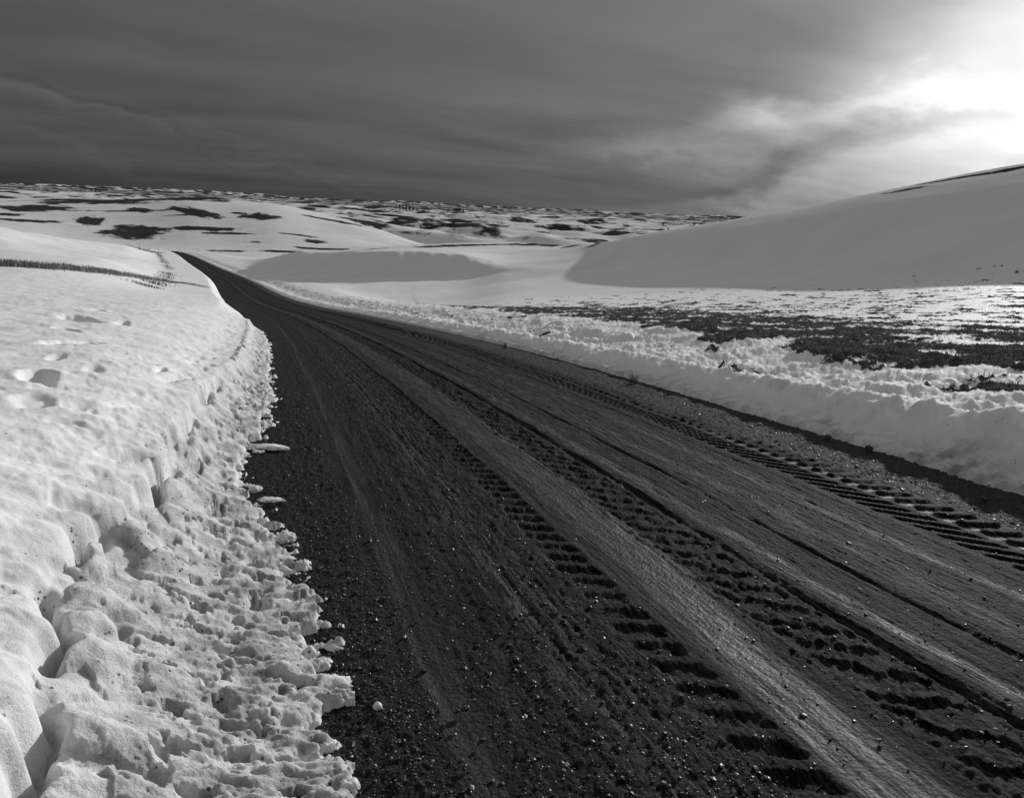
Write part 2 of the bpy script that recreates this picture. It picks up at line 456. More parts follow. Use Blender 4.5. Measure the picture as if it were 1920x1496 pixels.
def right_bank(X, Y):
    x = X - road_shift(Y)
    far = sstep(Y, 30, 90)
    v = x - 5.2 + .06 * fbm(Y / .8, 0 * Y, 81, 3) + .02 * perlin(Y / .09, X / .09, 82)
    hb = pchip(Y, [-60, 2.5, 4.5, 6.5, 9, 14, 30, 90, 600], [.55, .55, .45, .34, .27, .22, .18, .14, .14])
    hc = hb * (1 + .30 * fbm(Y / 1.5, 0 * Y, 83, 3) + .20 * fbm(Y / .33, 0 * Y, 84, 3))
    wc = .66 + .16 * fbm(Y / 1.1, 0 * Y, 85, 2)
    f = np.clip(v / wc, 0, 1)
    apron = .045 * sstep(v, 0, .04)
    face = apron + (hc - .045) * sstep(f, .12, 1.05) ** .85
    face = face + (.050 * fbm(X / .3, Y / .3, 86, 5, .55) + .03 * billow(X / .2, Y / .2, 189, 2) + .012 * fbm(X / .07, Y / .07, 89, 2)) * sstep(f, .2, .7)
    lift = right_lift(v)
    b = np.clip(v - wc, 0, 99)
    back = hc - .09 * sstep(b, 0, .18)
    wv = sstep(b, .3, 2.6)
    rough = (1 - sstep(b, .8, 5.0))
    wd, wr = worley(X / .24 + .5 * perlin(X / .3, Y / .3, 87), Y / .24, 88)
    wd3, wr3 = worley(X / .6 + .5 * perlin(X / .7, Y / .7, 187), Y / .6, 188)
    chunks = (np.clip(1 - wd ** 2 * 1.5, 0, 1) * wr * .04 + np.clip(1 - wd3 ** 2 * 1.5, 0, 1) * wr3 ** 3 * .13
              + .06 * fbm(X / .6, Y / .45, 90, 5, .6) + .03 * billow(X / .16, Y / .16, 92, 3, .6) - .05)
    top = back * (1 - wv) + lift * wv + chunks * sstep(b, 0, .15) * (.10 + .90 * rough)
    top = top + .012 * fbm(X / .35, Y / .22, 93, 3) * sstep(b, 2, 5)
    z = np.where(v <= 0, v * .8, np.where(v < wc, face, top))
    return z, v, b, rough


# --- patches where the ground shows through (distance limits by azimuth)
PA = [5, 9, 16, 23, 31, 38, 44, 51, 58, 66]
P_NEAR = [75, 55, 31, 22, 16, 12.6, 10.8, 9.8, 8.8, 8.2]
P_CORE = [76, 59, 47, 38, 29, 24.5, 21.5, 19.5, 18.5, 18]
P_FAR = [78, 62, 60, 64, 67, 69, 70, 71, 71, 71]


def stubble(X, Y):
    az = np.degrees(np.arctan2(X, Y)); d = np.hypot(X, Y)
    dn = np.exp(pchip(az, PA, np.log(P_NEAR))); dc = np.exp(pchip(az, PA, np.log(P_CORE))); df = np.exp(pchip(az, PA, np.log(P_FAR)))
    dn = dn * (1 + .09 * fbm(X / 2.0, Y / 2.0, 101, 3)); dc = dc * (1 + .15 * fbm(X / 4, Y / 4, 102, 3))
    core = sstep(d / dn, .97, 1.06) * (1 - sstep(d / dc, .85, 1.25))
    scat = sstep(d / dn, 1.0, 1.1) * (1 - sstep(d / df, .7, 1.02))
    k = np.maximum(core, scat * .42) * sstep(az, 5, 10)
    # patches lie along the drill rows, roughly across the view
    ca, sa = math.cos(math.radians(-38)), math.sin(math.radians(-38))
    p = X * ca + Y * sa; q = -X * sa + Y * ca
    n = fbm(p / 1.7, q / 1.3, 103, 6, .70)
    return k * .84 - .66 + n * 1.15 - .7 * sstep(d / df, .97, 1.03)          # > 0 : bare


PATCHES = []      # bare-soil patches on the hills: (x, y, half length, half width, angle, strength)


def hill_bare(X, Y):
    out = np.full(np.shape(X), -1.0)
    for (ax, ay, ra, rb, ang) in PATCHES:
        ca, sa = math.cos(ang), math.sin(ang)
        p = (X - ax) * ca + (Y - ay) * sa; q = -(X - ax) * sa + (Y - ay) * ca
        n = fbm(p / (ra * .55), q / (rb * .7), int(abs(ax) * 7) % 97, 4, .6)
        out = np.maximum(out, 1 - np.sqrt((p / ra) ** 2 + (q / rb) ** 2) + n * .55)
    d = np.hypot(X, Y)
    azd = np.degrees(np.arctan2(X, Y))
    w = np.maximum(sstep(d, 950, 1300), sstep(d, 640, 900) * sstep(azd, 5, 11))
    if np.any(w > 0):
        n = fbm(X / 70, Y / 105, 201, 4, .55) + .5 * fbm(X / 700, Y / 700, 207, 2)
        gx = fbm((X + 18) / 300 + .3, Y / 240, 5, 2) - fbm((X - 18) / 300 + .3, Y / 240, 5, 2)
        fl = perlin(X / 340, Y / 900, 211) * .5 + perlin(X / 1500, Y / 420, 212) * .5
        far = sstep(d, 2600, 5500)
        k = n * (1 - .5 * far) + fl * far * 1.5 - .10 + gx * 2.0 + .20 * far + .16 * sstep(d, 4500, 8000)
        out = np.maximum(out, np.where(w > 0, k * w - (1 - w), -1))
    return out


def surface(X, Y):
    """everything but the road itself: height, bare, dirt"""
    B = base(X, Y)
    zr = road_z(Y)
    x = X - road_shift(Y)
    d = np.hypot(X, Y)
    Z = B.copy(); dirt = np.zeros(np.shape(X))
    ml = (x < 2.6) & (x > -45) & (d < 480)
    if np.any(ml):
        Xl, Yl, Bl, dl, xl = X[ml], Y[ml], B[ml], d[ml], x[ml]
        zl, dt, s, u = left_bank(Xl, Yl)
        mixl = sstep(-xl, 1.6, 7.0)
        rel = (zl - left_lift(np.maximum(-xl, 0))) * (1 - sstep(dl, 40, 80)) * (1 - sstep(-xl, 30, 44))
        Z[ml] = (zr[ml] + zl) * (1 - mixl) + (Bl + rel) * mixl
        dirt[ml] = dt
    mr = (x >= 2.6) & (x < 55) & (d < 480)
    if np.any(mr):
        Xr, Yr = X[mr], Y[mr]
        zq, v, b, rough = right_bank(Xr, Yr)
        mixr = sstep(v, 2.0, 8.0)
        rel = (zq - right_lift(v)) * (1 - sstep(d[mr], 40, 90)) * (1 - sstep(v, 36, 49))
        dirt[mr] = np.clip(.6 * (1 - sstep(v, .05, .35)) + .25 * sstep(fbm(Xr / .5, Yr / .5, 95, 4, .6), .1, .5) * (1 - sstep(b, -.02, .6)) + .35 * rough * sstep(fbm(Xr / .7, Yr / .7, 96, 3), .1, .5), 0, 1)
        Z[mr] = (zr[mr] + zq) * (1 - mixr) + (B[mr] + rel) * mixr
    offroad = np.maximum(sstep(Y, 425, 455), sstep(d, 430, 478))
    Z = Z * (1 - offroad) + B * offroad
    bare = np.full(np.shape(X), -1.0)
    m = (d < 95) & (x > 6)
    if np.any(m):
        sb = stubble(X[m], Y[m])
        bare[m] = sb
        Xm, Ym = X[m], Y[m]
        kk = sstep(sb, -.08, .12)
        wd, wr = worley(Xm / .33, Ym / .33, 105)
        clod = np.clip(1 - wd ** 2 * 1.7, 0, 1) * wr * .05 + .03 * fbm(Xm / .2, Ym / .2, 106, 3)
        sm = sstep(np.hypot(Xm, Ym), 40, 90)
        Z[m] += kk * (clod + .01) * (1 - .5 * sm) - .02 * sstep(sb, -.3, -.05) * (1 - kk)
    m = d > 95
    if np.any(m):
        bare[m] = hill_bare(X[m], Y[m])
    return Z, bare, dirt


def hit(px, py, d0=3.0, d1=9000.0, full=False, n=1500):
    """walk along a line of sight until it meets the land"""
    r = ray(px, py); r = r / math.hypot(r[0], r[1])
    d = np.exp(np.linspace(math.log(d0), math.log(d1), n))
    X, Y = r[0] * d, r[1] * d
    z = surface(X, Y)[0] if full else base(X, Y)
    below = np.nonzero(r[2] * d < z)[0]
    i = below[0] if len(below) else len(d) - 1
    return np.array([X[i], Y[i], z[i]])


# footprints and slumps in the left bank, surveyed from the photograph
def dent(px, py, wpx, hpx, ang, dep, lift=.72):
    r = ray(px, py); k = None
    for Y in np.linspace(2, 60, 3000):
        p = r * (Y / r[1])
        xx = p[0] - float(road_shift(Y))
        if p[2] < float(near_base(np.array(p[0]), np.array(Y))):
            k = p; break
    if k is None: return
    sc = k[1] / FOCAL
    DENTS.append((k[0], k[1], wpx * sc, hpx * sc, math.radians(ang), dep))
_ys = None
for a in [(72, 705, 34, 60, 10, .13), (152, 597, 34, 85, 25, .15), (138, 640, 26, 90, -20, .16), (176, 581, 16, 60, 0, .10), (125, 615, 22, 60, 20, .1),
          (332, 682, 12, 70, -20, .08), (372, 650, 12, 70, -20, .07), (232, 806, 20, 75, -35, .07), (228, 601, 12, 50, 0, .05), (105, 668, 14, 50, 0, .05),
          (205, 990, 26, 40, 0, .06), (60, 745, 40, 80, 10, .04), (300, 675, 9, 50, 0, .05), (175, 688, 20, 60, 10, .05), (240, 740, 20, 70, -30, .045)]:
    dent(*a)

# dark bare patches on the hills behind, surveyed likewise: pixel centre, half width, half height (px), tilt
for (px, py, w, h, tilt) in [
        (252, 436, 52, 13, 3), (168, 414, 24, 8, 0), (367, 397, 24, 14, -25), (340, 403, 80, 1.2, 2), (230, 397, 85, 1.6, 2), (60, 390, 65, 5, -14),
        (190, 377, 110, 2.5, 0), (380, 371, 60, 4, 2), (262, 394, 16, 6, -20), (488, 406, 38, 6, 8), (375, 428, 62, 4, 7), (405, 432, 26, 3, 0),
        (50, 414, 50, 3, -14), (430, 438, 60, 2, 5), (590, 453, 22, 4, 0), (620, 413, 60, 2, 14), (480, 454, 18, 2, 0),
        (660, 391, 75, 5, 3), (600, 389, 26, 6, 0), (758, 409, 30, 6, 10), (800, 423, 16, 4, 10), (680, 414, 50, 3, 10), (690, 420, 40, 2, 10),
        (790, 440, 70, 2.5, 5), (850, 432, 12, 2, 0), (262, 466, 26, 1.5, 6), (20, 372, 60, 3, 5), (10, 402, 24, 3, 0), (40, 395, 24, 3, 0), (70, 387, 26, 3, 0), (105, 380, 30, 2.5, 0), (290, 375, 50, 1.5, 0), (345, 373, 40, 2.5, 0), (450, 400, 20, 1.5, 0), (560, 441, 40, 1.5, 4)]:
    c0 = hit(px, py, 330 if py < 465 else 200); up = hit(px, py - h, 330); dn = hit(px, py + h, 250)
    d = math.hypot(c0[0], c0[1])
    half = max(.5 * min(math.hypot(*(up - c0)[:2]), 70) + .5 * min(math.hypot(*(dn - c0)[:2]), 70), 2.0)
    view = math.atan2(c0[1], c0[0])
    PATCHES.append((c0[0], c0[1], w * d / FOCAL, half, view - math.pi / 2 - math.radians(tilt) * min(1, half / (w * d / FOCAL) + .2)))
# ditch lines in the valley, and worn ground along the hill crest
for (px, py, w, th) in [(800, 463, 28, .045), (840, 461, 28, .05), (880, 460, 28, .055), (920, 459, 28, .055), (960, 458.5, 28, .055), (1000, 458.5, 28, .05), (1040, 459, 28, .045),
                        (1080, 459.5, 26, .035), (1120, 457.5, 24, .02), (540, 472, 60, .014), (430, 471, 40, .012), (600, 467, 60, .012), (700, 467, 50, .02),
                        (1690, 358, 40, .008), (1760, 340, 40, .010), (1820, 330, 40, .012), (1870, 323, 30, .013), (1910, 315, 30, .014), (340, 474, 22, .006)]:
    c0 = hit(px, py, 80, 600 if px < 720 else 260, n=2500); d = math.hypot(c0[0], c0[1])
    PATCHES.append((c0[0], c0[1], w * d / FOCAL, max(d * th, 1.2), math.atan2(c0[1], c0[0]) - math.pi / 2))


# ------------------------------------------------------------------ mesh helpers
def link(o, parent=None, label=None, cat=None, group=None, kind=None):
    scene.collection.objects.link(o)
    if parent is not None: o.parent = parent
    if label: o['label'] = label
    if cat: o['category'] = cat
    if group: o['group'] = group
    if kind: o['kind'] = kind
    return o


def mesh_from(name, V, F, mats, attrs=None, smooth=True):
    """V (n,3); F (m,3|4) index array"""
    me = bpy.data.meshes.new(name)
    V = np.ascontiguousarray(V, np.float32); F = np.ascontiguousarray(F, np.int32)
    k = F.shape[1]
    me.vertices.add(len(V)); me.vertices.foreach_set('co', V.ravel())
    me.loops.add(F.size); me.loops.foreach_set('vertex_index', F.ravel())
    me.polygons.add(len(F))
    me.polygons.foreach_set('loop_start', np.arange(0, F.size, k, dtype=np.int32))
    me.polygons.foreach_set('use_smooth', np.full(len(F), smooth, dtype=bool))
    me.update(calc_edges=True)
    for m in (mats if isinstance(mats, (list, tuple)) else [mats]): me.materials.append(m)
    for n, a in (attrs or {}).items():
        at = me.attributes.new(n, 'FLOAT', 'POINT'); at.data.foreach_set('value', np.ascontiguousarray(a, np.float32).ravel())
    return me


def grid_faces(nr, nc):
    i = np.arange(nr * nc).reshape(nr, nc)
    return np.stack([i[:-1, :-1], i[:-1, 1:], i[1:, 1:], i[1:, :-1]], -1).reshape(-1, 4)


def compact(V, F, attrs):
    used = np.zeros(len(V), bool); used[F.ravel()] = True
    idx = np.cumsum(used) - 1
    return V[used], idx[F], {k: a.ravel()[used] for k, a in attrs.items()}


def polar(az0, az1, daz, dist):
    az = np.radians(np.arange(az0, az1 + daz * .5, daz)); d = np.asarray(dist)
    A, Dd = np.meshgrid(az, d)
    return np.sin(A) * Dd, np.cos(A) * Dd


def rows(d0, d1, flat, rel):
    out = [d0]
    while out[-1] < d1:
        out.append(out[-1] + min(flat * out[-1] ** 2, rel * out[-1]))
    out[-1] = d1
    return out


def material(name):
    m = bpy.data.materials.new(name); m.use_nodes = True
    t = m.node_tree; t.nodes.clear()
    gg = NG(t)
    out = t.nodes.new('ShaderNodeOutputMaterial')
    p = t.nodes.new('ShaderNodeBsdfPrincipled'); t.links.new(p.outputs[0], out.inputs['Surface'])
    return m, gg, p


def bump(gg, p, height, dist, strength=1.0, normal=None):
    b = gg.n.new('ShaderNodeBump'); b.inputs['Distance'].default_value = dist
    gg.put(b.inputs['Strength'], strength); gg.put(b.inputs['Height'], height)
    if normal is not None: gg.l.new(normal, b.inputs['Normal'])
    gg.l.new(b.outputs[0], p.inputs['Normal'])
    return b.outputs[0]


def soil_value(gg, C):
    return gg.math('ADD', .03, gg.math('MULTIPLY', gg.smooth(gg.noise(C, 9, 6, .7), .3, .7), .09))


# snow seen close up
m_snow, gg, p = material("snow")
tcn = gg.n.new('ShaderNodeTexCoord'); C = tcn.outputs['Object']
dirt = gg.attr('dirt')
n1 = gg.noise(C, 7, 5, .6); n2 = gg.noise(C, 60, 4, .6)
alb = gg.math('ADD', .84, gg.math('MULTIPLY', gg.math('SUBTRACT', n1, .5), .12))
alb = gg.math('MULTIPLY', alb, gg.math('SUBTRACT', 1.0, gg.math('MULTIPLY', dirt, gg.math('ADD', .16, gg.math('MULTIPLY', gg.smooth(n1, .38, .64), .45)))))
sp = gg.voronoi(C, 38); spn = gg.noise(C, 9, 3, .6)
speck = gg.math('MULTIPLY', gg.smooth(sp, .14, .30, 1.0, 0.0), gg.smooth(gg.math('ADD', spn, gg.math('MULTIPLY', dirt, .12)), .60, .68))
alb = gg.math('MULTIPLY', alb, gg.math('SUBTRACT', 1.0, gg.math('MULTIPLY', speck, .8)))
bare = gg.attr('bare')
edge = gg.math('ADD', bare, gg.math('MULTIPLY', gg.math('SUBTRACT', gg.noise(C, 4, 7, .7), .5), 1.3))
bk = gg.smooth(edge, -.04, .06)
alb = gg.mix(bk, alb, soil_value(gg, C))
gg.l.new(gg.grey(alb), p.inputs['Base Color'])
p.inputs['Roughness'].default_value = .7
gg.put(p.inputs['Specular IOR Level'], gg.math('MULTIPLY', gg.math('SUBTRACT', 1.0, bk), .012))
hb = gg.math('ADD', gg.math('MULTIPLY', n2, .6), gg.math('MULTIPLY', gg.noise(C, 220, 3, .6), .35))
hb = gg.math('ADD', hb, gg.math('MULTIPLY', gg.math('MULTIPLY', gg.noise(C, 110, 3, .6), dirt), .5))
bump(gg, p, hb, .014, gg.mix(dirt, .38, 1.0))
p.inputs['Subsurface Weight'].default_value = .4
p.inputs['Subsurface Radius'].default_value = (1, 1, 1)
p.inputs['Subsurface Scale'].default_value = .022

# snow and fields seen from afar
m_far, gg, p = material("snow_far")
tcn = gg.n.new('ShaderNodeTexCoord'); C = tcn.outputs['Object']
bare = gg.attr('bare')
n1 = gg.noise(gg.mapping(C, rot=(0, 0, .6), scale=(.04, .12, .1)), 1.0, 6, .62)
alb = gg.math('ADD', .82, gg.math('MULTIPLY', gg.math('SUBTRACT', n1, .5), .30))
bk = gg.smooth(gg.math('ADD', bare, gg.math('MULTIPLY', gg.math('SUBTRACT', gg.noise(C, .05, 8, .72), .5), 1.5)), -.10, .28)
soil = gg.math('ADD', .02, gg.math('MULTIPLY', gg.noise(C, .15, 6, .7), .07))
gg.l.new(gg.grey(gg.mix(bk, alb, soil)), p.inputs['Base Color'])
p.inputs['Roughness'].default_value = .6
p.inputs['Specular IOR Level'].default_value = .0
bump(gg, p, gg.noise(C, 1.1, 5, .65), .10, .35)

# gravel road: packed mud, smears and loose stones
m_road, gg, p = material("muddy_gravel")
sN = gg.attr('along'); tN = gg.attr('across')
ST = gg.combine(tN, sN, 0.0)
wet = gg.attr('packed'); dk = gg.attr('tone')
grit = gg.noise(ST, 90, 5, .65)
stones = gg.voronoi(ST, 55)
smear = gg.noise(gg.mapping(ST, scale=(48, 3.2, 1)), 1.0, 6, .68)
fleck = gg.noise(gg.mapping(ST, scale=(130, 34, 1)), 1.0, 4, .65)
mud = gg.attr('smear')
sm = gg.mix(mud, 1.0, gg.math('ADD', .22, gg.math('MULTIPLY', gg.smooth(smear, .38, .68), 2.3)))
fk = gg.math('ADD', .45, gg.math('MULTIPLY', gg.smooth(fleck, .32, .70), 1.2))
alb = gg.math('MULTIPLY', gg.math('MULTIPLY', dk, sm), gg.math('MULTIPLY', fk, gg.math('ADD', .55, gg.math('MULTIPLY', grit, .9))))
gg.l.new(gg.grey(alb), p.inputs['Base Color'])
wet = gg.math('MULTIPLY', wet, gg.mix(mud, 1.0, gg.smooth(smear, .34, .58)))
rg = gg.mix(wet, .80, .52)
rg = gg.math('ADD', rg, gg.math('MULTIPLY', gg.math('SUBTRACT', grit, .5), .35))
gg.l.new(rg, p.inputs['Roughness'])
gg.put(p.inputs['Specular IOR Level'], gg.mix(wet, .05, .14))
hgt = gg.math('ADD', gg.math('MULTIPLY', gg.math('SUBTRACT', 1.0, stones), .55), gg.math('MULTIPLY', grit, .7))
hgt = gg.math('ADD', hgt, gg.math('ADD', gg.math('MULTIPLY', gg.math('MULTIPLY', smear, mud), .7), gg.math('MULTIPLY', fleck, .4)))
bump(gg, p, hgt, .016, gg.mix(wet, 1.0, .45))

# far road
m_stone, gg, p = material("gravel_stone")
inf = gg.n.new('ShaderNodeTexCoord')
n1 = gg.noise(inf.outputs['Object'], 35, 2, .5)
gg.l.new(gg.grey(gg.math('ADD', .02, gg.math('MULTIPLY', gg.smooth(n1, .35, .7), .06))), p.inputs['Base Color'])
p.inputs['Roughness'].default_value = .45
p.inputs['Specular IOR Level'].default_value = .28

m_grass, gg, p = material("dry_grass")
inf = gg.n.new('ShaderNodeTexCoord')
n1 = gg.noise(inf.outputs['Object'], 3, 4, .6)
gg.l.new(gg.grey(gg.math('ADD', .04, gg.math('MULTIPLY', gg.smooth(n1, .3, .7), .18))), p.inputs['Base Color'])
p.inputs['Roughness'].default_value = .8
p.inputs['Specular IOR Level'].default_value = .03

m_reed, gg, p = material("pale_dry_grass")
inf = gg.n.new('ShaderNodeTexCoord')
gg.l.new(gg.grey(gg.math('ADD', .10, gg.math('MULTIPLY', gg.noise(inf.outputs['Object'], 3, 4, .6), .30))), p.inputs['Base Color'])
p.inputs['Roughness'].default_value = .8
p.inputs['Specular IOR Level'].default_value = .03

m_bark, gg, p = material("dark_bark")
inf = gg.n.new('ShaderNodeTexCoord')
gg.l.new(gg.grey(gg.math('ADD', .02, gg.math('MULTIPLY', gg.noise(inf.outputs['Object'], 4, 3), .04))), p.inputs['Base Color'])
p.inputs['Roughness'].default_value = .9
m_needle, gg, p = material("evergreen_foliage")
inf = gg.n.new('ShaderNodeTexCoord')
gg.l.new(gg.grey(gg.math('ADD', .02, gg.math('MULTIPLY', gg.noise(inf.outputs['Object'], .8, 3), .05))), p.inputs['Base Color'])
p.inputs['Roughness'].default_value = .8


# ------------------------------------------------------------------ land
def add_land(name, label, cat, X, Y, mat, keep=None, zoff=0.0, pre=None):
    Z, bare, dirt = pre if pre is not None else surface(X, Y)
    nr, nc = X.shape
    V = np.stack([X, Y, Z + zoff], -1).reshape(-1, 3)
    Fq = grid_faces(nr, nc)
    at = {'bare': bare.ravel(), 'dirt': dirt.ravel()}
    if keep is not None:
        Fq = Fq[keep.reshape(-1)[Fq].any(axis=1)] if keep.size == len(V) else Fq[keep]
        V, Fq, at = compact(V, Fq, at)
    o = bpy.data.objects.new(name, mesh_from(name, V, Fq[:, ::-1], mat, at))
    return link(o, label=label, cat=cat, kind='structure')


def face_mean(A):
    return (.25 * (A[:-1, :-1] + A[:-1, 1:] + A[1:, :-1] + A[1:, 1:])).ravel()


# left bank and the field above it
X, Y = polar(-44, 6.0, .098, list(np.linspace(.2, .83, 26)) + rows(.85, 50, .0017, .0085))
pre = surface(X, Y)
xr = X - road_shift(Y)
add_land('left_snow_bank', 'thick bright snow bank with footprints along the left side of the road', 'snow bank', X, Y, m_snow,
         keep=face_mean(xr) < 1.0, pre=pre)
# right bank and right field
X, Y = polar(-6.0, 66, .085, rows(3.6, 62, .0022, .0092))
pre = surface(X, Y)
fv = face_mean(X - road_shift(Y) - 5.2)
add_land('right_snow_bank', 'low shaded ploughed snow ridge with bright rim on the right roadside', 'snow bank', X, Y, m_snow,
         keep=(fv > -.5) & (fv < 1.5), pre=pre)
add_land('snow_field', 'flat lit snow field with dark stubble patches right of the road', 'field', X, Y, m_snow, keep=fv >= 1.5, pre=pre)
# middle distance
XM, YM = polar(-50, 66, .12, rows(49.5, 560, .1, .0125))
pre = surface(XM, YM)
dM = face_mean(np.hypot(XM, YM)); aM = face_mean(np.degrees(np.arctan2(XM, YM)))
xM = face_mean(XM - road_shift(YM))
hillm = (aM > 20) & (dM > 61.5)
leftm = (xM < 2.6) & ~hillm
cut = (aM > -6) & (dM < 61.0) & (xM > 2.6)
add_land('snow_hill', 'smooth snow hill in shade rising to the right edge', 'hill', XM, YM, m_far, keep=hillm, pre=pre)
add_land('left_snow_field', 'sloping snow field behind the strip of tall grass', 'field', XM, YM, m_far, keep=leftm, pre=pre)
add_land('valley_field', 'snowy hollow with grey shaded slope beyond the road bend', 'field', XM, YM, m_far, keep=~hillm & ~leftm & ~cut, pre=pre)
# hills behind and the plain
XF, YF = polar(-50, 66, .12, rows(555, 9000, .1, .0115))
pre = surface(XF, YF)
dF = face_mean(np.hypot(XF, YF)); aF = face_mean(np.degrees(np.arctan2(XF, YF)))
mh = (dF < 1080) & (aF < 12)
add_land('distant_hill', 'broad sunlit snow hill with dark bare patches behind the road end', 'hill', XF, YF, m_far, keep=mh, pre=pre)
add_land('rolling_hills', 'far rolling snow hills streaked with dark bare soil', 'hills', XF, YF, m_far, keep=~mh, pre=pre)
XP, YP = polar(-50, 66, .25, rows(8900, 45000, .1, .022))
add_land('plain', 'flat far plain reaching the horizon', 'plain', XP, YP, m_far)

# ------------------------------------------------------------------ road
TR_PITCH = .172


def road_surface(x, s):
    """relief, packed-ness and tone of the road; x across (0 = left snow edge), s along"""
    wob = .035 * fbm(s / 2.2, 0 * s, 301, 2)
    xx = x + wob
    near = 1 - sstep(s, 25, 70)
    h = -.012 * ((x - 2.6) / 2.6) ** 2 * 2
    h = h + .006 * fbm(xx / .25, s / 2.0, 302, 3)
    # wheel lines
    lk = .55 + .5 * fbm(s / 1.3, xx / .8, 310, 2)
    def line(c, w, dep):
        return dep * np.exp(-((xx - c) / w) ** 2) * lk
    h = h - line(.47, .02, .007) + line(.525, .010, .006) - line(.58, .05, .006)
    h = h - line(.86, .025, .008) + line(1.0, .05, .004) - line(1.10, .012, .006) + line(1.13, .012, .004) - line(1.17, .012, .006) - line(1.23, .012, .005)
    h = h - line(1.80, .17, .012) + line(1.60, .03, .010)
    h = h - line(2.40, .030, .034) + line(2.46, .04, .008)
    h = h - line(2.86, .022, .024) + line(2.82, .03, .006) - line(3.15, .015, .005) - line(3.36, .02, .006) + line(3.50, .03, .005)
    h = h - line(3.0, .012, .004) + line(3.62, .03, .006) - line(2.62, .015, .006)
    # mud smeared lengthwise
    h = h + .0055 * fbm(xx / .020, s / .22, 311, 4, .62) * sstep(xx, .9, 1.1) * (1 - sstep(xx, 3.6, 3.75)) * (1 - .7 * np.exp(-((xx - 1.80) / .16) ** 4))
    # coarse stony ground outside the wheel lines
    gravel = np.clip((1 - sstep(xx, .36, .46)) + sstep(xx, 4.34, 4.42), 0, 1)
    mixed = sstep(xx, .62, .72) * (1 - sstep(xx, 1.34, 1.42)) * .7
    g1 = fbm(x / .022, s / .022, 303, 2) * .0075 + fbm(x / .06, s / .06, 304, 2) * .008
    h = h + (g1 * (.35 + gravel + mixed)) * (1 - sstep(s, 8, 22))
    sc = 1.74 + .15 * sstep(s, 1.5, 3.6) + .04 * sstep(s, 4, 9)      # where the smooth strip between the lugs runs
    packed = np.exp(-((xx - sc) / .14) ** 4) * .9 + .6 * np.exp(-((xx - 2.56) / .05) ** 2) + .5 * np.exp(-((xx - 3.44) / .045) ** 2)
    packed = packed + .35 * np.exp(-((xx - .56) / .08) ** 2) + .25 * np.exp(-((xx - 3.08) / .10) ** 2) + .22 * np.exp(-((xx - 1.1) / .09) ** 2)
    st = fbm(xx / .035, s / .9, 305, 4, .6)
    fl = fbm(xx / .012, s / 2.5, 315, 3, .6)
    packed = np.clip(packed * (1 + .8 * st + .5 * fl) + .12 * st * (1 - gravel), 0, 1)
    tone = .021 + .013 * packed + (.012 * st + .015 * fl * sstep(xx, .45, .6)) * (1 - gravel) - .006 * np.exp(-((xx - 2.2) / .12) ** 2)
    tone = tone + .004 * gravel + .030 * sstep(xx, 4.34, 4.48)  # right shoulder gravel lightened in colour to offset the bank's shadow

    # --- lug prints of the tractor
    def box(a, lo, hi, e):
        return sstep(a, lo - e, lo + e) * (1 - sstep(a, hi - e, hi + e))
    amp = .75 + .35 * fbm(s / .6, 0 * s, 306, 2)
    # right tyre, outer row: short deep blocks
    ph = (s + .25 * (xx - 4.1)) / TR_PITCH + .45; q = ph - np.floor(ph)
    blk = box(xx + .02 * fbm(s / .06, xx / .08, 321, 2), 4.08, 4.30, .015) * box(q, .12, .58, .07)
    # right tyre, inner row: long bars slanting back
    ph2 = (s + 1.05 * (xx - 3.88)) / TR_PITCH; q2 = ph2 - np.floor(ph2)
    bars = box(xx + .03 * fbm(s / .08, xx / .1, 322, 2), 3.77, 3.985, .022) * box(q2, .15, .60, .08)
    # left tyre, left row
    ph3 = (s + .45 * (xx - 1.5)) / TR_PITCH + .07 * fbm(xx / .12, s / .12, 316, 2); q3 = ph3 - np.floor(ph3)
    lug3 = box(xx + .03 * fbm(s / .07, xx / .1, 317, 2), 1.40, 1.575, .018) * box(q3, .10, .62, .10) * (.78 + .22 * sstep(fbm(s / .35, xx / .3, 320, 2), -.3, .2))
    # left tyre, right row, churned
    ph4 = (s + .9 * (xx - 2.2)) / (TR_PITCH * 1.25) + .55 * fbm(xx / .16, s / .16, 308, 2); q4 = ph4 - np.floor(ph4)
    lug4 = box(xx, 2.04, 2.36, .02) * box(q4, .15, .78, .08)
    chew = fbm(xx / .05, s / .035, 309, 3, .6)
    lugs = (-.026 * blk + .038 * bars + .025 * lug3 * (.95 + .3 * fbm(xx / .06, s / .05, 319, 3))) * amp + lug4 * (.012 + .018 * chew)
    track = box(xx, 3.66, 4.33, .03)
    far_f = 1 - sstep(s, 30, 55)
    h = h - lugs * far_f + track * .012 * far_f + box(xx, 2.0, 2.4, .03) * chew * .013 * near
    tone = tone * (1 - .30 * np.clip(bars + .6 * lug3, 0, 1)) - .004 * track
    packed = packed * (1 - .8 * np.clip(bars + lug3, 0, 1)) * (1 - .75 * gravel)
    ice = box(q, .64, .94, .05) * box(xx, 4.03, 4.11, .010) * (1 - sstep(s, 4.5, 7))  # pale spots in the tread, their sunlit brightness put into the tone
    tone = np.clip(tone, .006, .09) + .34 * ice
    mudz = sstep(xx, .70, 1.0) * (1 - sstep(xx, 4.3, 4.4)) * (1 - .45 * np.exp(-((xx - sc) / .14) ** 4))
    return h, packed, tone, mudz


